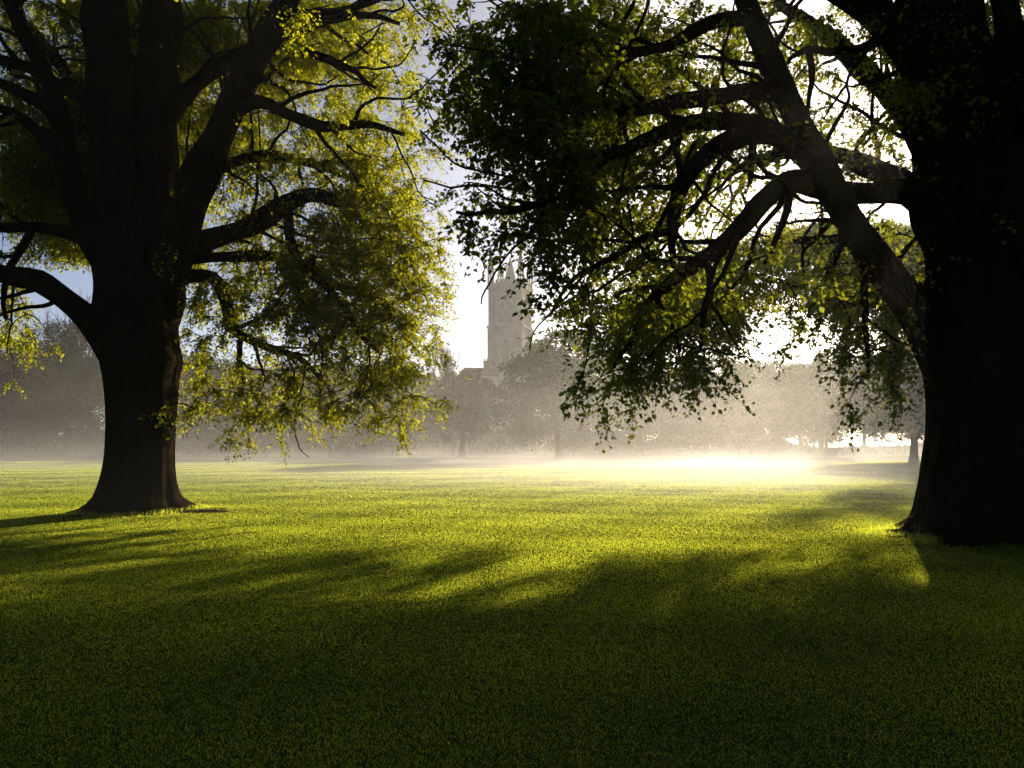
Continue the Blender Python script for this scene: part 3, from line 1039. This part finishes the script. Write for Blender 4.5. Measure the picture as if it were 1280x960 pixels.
def tower():
    D = 160.0
    s = D / F
    c = P(638, HOR, D)
    root = empty('church_tower', (c[0], c[1], 0), R(-17.5))
    tag(root, 'tall grey stone church tower with corner pinnacles and louvred belfry windows', 'tower')
    Zp = EYE + (HOR - 362) * s      # parapet foot
    Zs = EYE + (HOR - 411) * s      # string course
    w = 3.15
    bm = bmesh.new()
    box(bm, -w - .12, w + .12, -w - .12, w + .12, -.5, Zs)
    box(bm, -w, w, -w, w, Zs + .002, Zp)
    bm_obj('shaft', bm, M_stone, root)
    # corner buttresses, stepping in upwards
    for sx in (-1, 1):
        for sy in (-1, 1):
            bm = bmesh.new()
            for (z0, z1, e) in ((-.5, Zs * .5, .62), (Zs * .5, Zs, .48), (Zs + .004, Zp - .3, .34)):
                x0, x1 = sorted((sx * (w - .75), sx * (w + e)))
                y0, y1 = sorted((sy * (w - .75), sy * (w + e)))
                box(bm, x0, x1, y0, y1, z0, z1)
            bm_obj('buttress', bm, M_stone, root)
    for z, h, e in ((Zs - .2, .5, .62), (Zp - .25, .45, .52), (Zs * .52, .4, .70)):
        bm = bmesh.new()
        box(bm, -w - e, w + e, -w - e, w + e, z, z + h)
        bm_obj('string_course', bm, M_stone, root)
    # parapet with battlements
    bm = bmesh.new()
    e = w + .35
    for k in range(4):
        M = Matrix.Rotation(k * math.pi / 2, 4, 'Z')
        b2 = bmesh.new()
        box(b2, -e + .32, e - .002, -e, -e + .3, Zp + .2, Zp + .85)
        for i in range(7):
            x = -e + .9 + i * (2 * e - 1.8) / 6
            box(b2, x - .26, x + .26, -e + .003, -e + .29, Zp + .852, Zp + 1.5)
        b2.transform(M)
        me = bpy.data.meshes.new('tmp'); b2.to_mesh(me); b2.free(); bm.from_mesh(me); bpy.data.meshes.remove(me)
    bm_obj('parapet', bm, M_stone, root)
    # windows on all four faces
    for k in range(4):
        M = Matrix.Rotation(k * math.pi / 2, 4, 'Z')
        zb = Zs + 1.0
        hh = Zp - Zs - 3.0
        for off in (-.95, 0, .95):
            h_ = hh if off == 0 else hh - 1.1
            bm = bmesh.new()
            prism(bm, arch_pts(.72, h_), M @ Matrix.Translation((off, -w, zb)), -.015, .1)
            lv = bm_obj('window', bm, M_stone_dark, root)
            bm = bmesh.new()
            # moulded surround and louvre boards
            for sx in (-1, 1):
                b2 = bmesh.new()
                box(b2, off + sx * .41 - .07, off + sx * .41 + .07, -w - .2, -w + .02, zb - .1, zb + h_ - .6)
                b2.transform(M)
                me = bpy.data.meshes.new('tmp'); b2.to_mesh(me); b2.free(); bm.from_mesh(me); bpy.data.meshes.remove(me)
            bm_obj('frame', bm, M_stone, lv)
            bm = bmesh.new()
            nb = int((h_ - .8) / .45)
            b2 = bmesh.new()
            rows = []
            for i in range(nb):
                z = zb + .15 + i * .45
                rows += [(-w - .14, z), (-w - .14, z + .05), (-w - .03, z + .40)]
            prev = None
            for y_, z_ in rows:
                cur = (b2.verts.new((off - .33, y_, z_)), b2.verts.new((off + .33, y_, z_)))
                if prev: b2.faces.new((prev[0], prev[1], cur[1], cur[0]))
                prev = cur
            b2.transform(M)
            me = bpy.data.meshes.new('tmp'); b2.to_mesh(me); b2.free(); bm.from_mesh(me); bpy.data.meshes.remove(me)
            bm_obj('louvre', bm, M_stone, lv)
        bm = bmesh.new()
        prism(bm, arch_pts(1.7, 5.6), M @ Matrix.Translation((0, -w - .12, Zs - 8.2)), -.015, .1)
        wn = bm_obj('window', bm, M_stone_dark, root)
        b2 = bmesh.new()
        for off in (-.9, 0, .9):
            box(b2, off - .08, off + .08, -w - .30, -w - .10, Zs - 8.2, Zs - 8.2 + (3.9 if off else 5.0))
        b2.transform(M)
        bm_obj('frame', b2, M_stone, wn)
    # four corner pinnacles: open arcaded turret under a stone cone
    Zt = EYE + (HOR - 338) * s
    Zx = EYE + (HOR - 313) * s
    for sx in (-1, 1):
        for sy in (-1, 1):
            cx, cy = sx * (w - .05), sy * (w - .05)
            bm = bmesh.new()
            cone(bm, cx, cy, Zp - .4, Zp + .9, .72, .68, 8, .39)
            for i in range(8):
                a = .39 + i * math.pi / 4
                px_, py_ = cx + .55 * math.cos(a), cy + .55 * math.sin(a)
                cone(bm, px_, py_, Zp + .9, Zt - .3, .11, .10, 6)
            cone(bm, cx, cy, Zp + .9, Zt - .3, .17, .17, 6)
            cone(bm, cx, cy, Zt - .3, Zt, .66, .74, 8, .39)
            tp = bm_obj('pinnacle', bm, M_stone, root)
            bm = bmesh.new()
            cone(bm, cx, cy, Zt + .002, Zx, .62, .06, 8, .39)
            cone(bm, cx, cy, Zx + .002, Zx + .25, .16, .12, 6)
            bm_obj('spirelet', bm, M_stone, tp)
    bm = bmesh.new()
    cone(bm, 0, 0, Zp - .2, EYE + (HOR - 322) * s, 1.75, .12, 8, .39)
    bm_obj('spire', bm, M_stone, root)


tower()


def house():
    D = 128.0
    c = P(600, HOR, D)
    root = empty('house', (c[0], c[1], 0), R(12))
    tag(root, 'pale gabled house with chimney half hidden beside the church tower', 'house')
    H = EYE + (HOR - 470) / F * D
    Rz = EYE + (HOR - 461) / F * D
    w, d = 2.3, 2.4
    bm = bmesh.new()
    box(bm, -w, w, -d, d, -.3, H)
    for sx in (-1, 1):
        M = Matrix.Translation((sx * (w - .15), 0, H)) @ Matrix.Rotation(math.pi / 2, 4, 'Z')
        prism(bm, [(-d, .002), (d, .002), (0, Rz - H - .15)], M, -.149, .15)
    wl = bm_obj('wall', bm, M_render, root)
    bm = bmesh.new()
    for sy in (-1, 1):
        v = [bm.verts.new(p) for p in ((-w - .3, sy * (d + .35), H - .2), (w + .3, sy * (d + .35), H - .2), (w + .3, 0, Rz), (-w - .3, 0, Rz))]
        u_ = [bm.verts.new((p.co.x, p.co.y, p.co.z + .18)) for p in v]
        bm.faces.new(v); bm.faces.new(u_[::-1])
        for i in range(4):
            j = (i + 1) % 4
            bm.faces.new((v[j], v[i], u_[i], u_[j]))
    rf = bm_obj('roof', bm, M_roof, root)
    bm = bmesh.new()
    box(bm, .6, 1.4, -.4, .4, Rz - .6, Rz + 1.1)
    box(bm, .5, 1.5, -.5, .5, Rz + 1.102, Rz + 1.25)
    cone(bm, .8, 0, Rz + 1.252, Rz + 1.7, .14, .12, 8)
    cone(bm, 1.2, 0, Rz + 1.252, Rz + 1.7, .14, .12, 8)
    bm_obj('chimney', bm, M_brickwall, rf)
    for x in (-1.2, 1.2):
        for z in (H - 2.0, H - 5.0):
            bm = bmesh.new()
            box(bm, x - .5, x + .5, -d - .03, -d + .05, z, z + 1.3)
            wn = bm_obj('window', bm, M_stone_dark, root)
            bm = bmesh.new()
            box(bm, x - .6, x + .6, -d - .12, -d + .02, z - .14, z - .002)
            bm_obj('sill', bm, M_stone, wn)
            bm = bmesh.new()
            box(bm, x - .03, x + .03, -d - .06, -d - .034, z, z + 1.3)
            bm_obj('frame', bm, M_render, wn)


house()


def garden_wall():
    bm = bmesh.new()
    y = 116.0
    x0, x1 = (430 - 640) / F * y, (640 - 640) / F * y
    box(bm, x0, x1, y - .2, y + .2, -.4, EYE + (HOR - 543) / F * y - .15)
    box(bm, x0 - .05, x1 + .05, y - .28, y + .28, EYE + (HOR - 543) / F * y - .148, EYE + (HOR - 543) / F * y)
    o = bm_obj('boundary_wall', bm, M_brickwall)
    tag(o, 'low stone boundary wall in the mist below the bare tree', 'wall')


garden_wall()

# ------------------------------------------------------------------ haze and ground mist
def volume_mat(name, color, density, aniso):
    m, t, out = new_mat(name)
    v = t.nodes.new('ShaderNodeVolumePrincipled')
    v.inputs['Color'].default_value = (*color, 1)
    v.inputs['Density'].default_value = density
    v.inputs['Anisotropy'].default_value = aniso
    t.links.new(v.outputs[0], out.inputs['Volume'])
    return m


bm = bmesh.new()
box(bm, -GX - 10, GX + 10, GY0 - 10, GY1 + 10, -1.6, 46.0)
hz = bm_obj('haze', bm, volume_mat('haze_air', (.84, .93, 1.0), .00034, .72))
tag(hz, 'thin warm morning haze filling the whole park', 'haze', None, 'stuff')


def ground_mist():
    """low mist: thins out upwards, drifts in uneven wisps, and feathers away towards the near lawn"""
    m, t, out = new_mat('ground_mist')
    N = t.nodes.new
    L = t.links.new

    def math_(op, a, b=None):
        n = N('ShaderNodeMath')
        n.operation = op
        for k, x in enumerate((a, b)):
            if x is None: continue
            if isinstance(x, (int, float)): n.inputs[k].default_value = x
            else: L(x, n.inputs[k])
        return n.outputs[0]

    def rng_(v, a, b, c, d):
        n = N('ShaderNodeMapRange')
        n.interpolation_type = 'SMOOTHERSTEP'
        L(v, n.inputs[0])
        for k, x in enumerate((a, b, c, d)): n.inputs[k + 1].default_value = x
        return n.outputs[0]
    tc = N('ShaderNodeTexCoord')
    sp = N('ShaderNodeSeparateXYZ')
    L(tc.outputs['Object'], sp.inputs[0])
    x, y, z = sp.outputs
    low = math_('MULTIPLY', math_('EXPONENT', math_('MULTIPLY', z, -1 / .55)), MIST_LOW)
    high = math_('MULTIPLY', math_('EXPONENT', math_('MULTIPLY', z, -1 / 5.0)), MIST_HIGH)
    mp = N('ShaderNodeMapping')
    mp.inputs['Scale'].default_value = (.022, .05, .35)
    L(tc.outputs['Object'], mp.inputs[0])
    nz = N('ShaderNodeTexNoise')
    nz.inputs['Scale'].default_value = 1.0
    nz.inputs['Detail'].default_value = 2.0
    L(mp.outputs[0], nz.inputs['Vector'])
    wisp = rng_(nz.outputs[0], .30, .70, .35, 1.65)
    near = rng_(y, 6, 44, 0, 1)
    far = rng_(y, 105, 150, 1, 0)
    side = rng_(x, -60, 5, .60, 1.0)
    top = rng_(z, 8.0, 17.5, 1, 0)
    d = math_('ADD', low, high)
    for k in (wisp, near, far, side, top): d = math_('MULTIPLY', d, k)
    v = N('ShaderNodeVolumePrincipled')
    v.inputs['Color'].default_value = (.84, .92, 1.0, 1)
    v.inputs['Anisotropy'].default_value = .58
    L(d, v.inputs['Density'])
    L(v.outputs[0], out.inputs['Volume'])
    bm = bmesh.new()
    box(bm, -150, 150, 5.5, 151, -.9, 18.0)
    o = bm_obj('ground_mist', bm, m)
    tag(o, 'low white mist drifting over the far lawn', 'mist', None, 'stuff')


MIST_LOW, MIST_HIGH = .022, .0031
ground_mist()
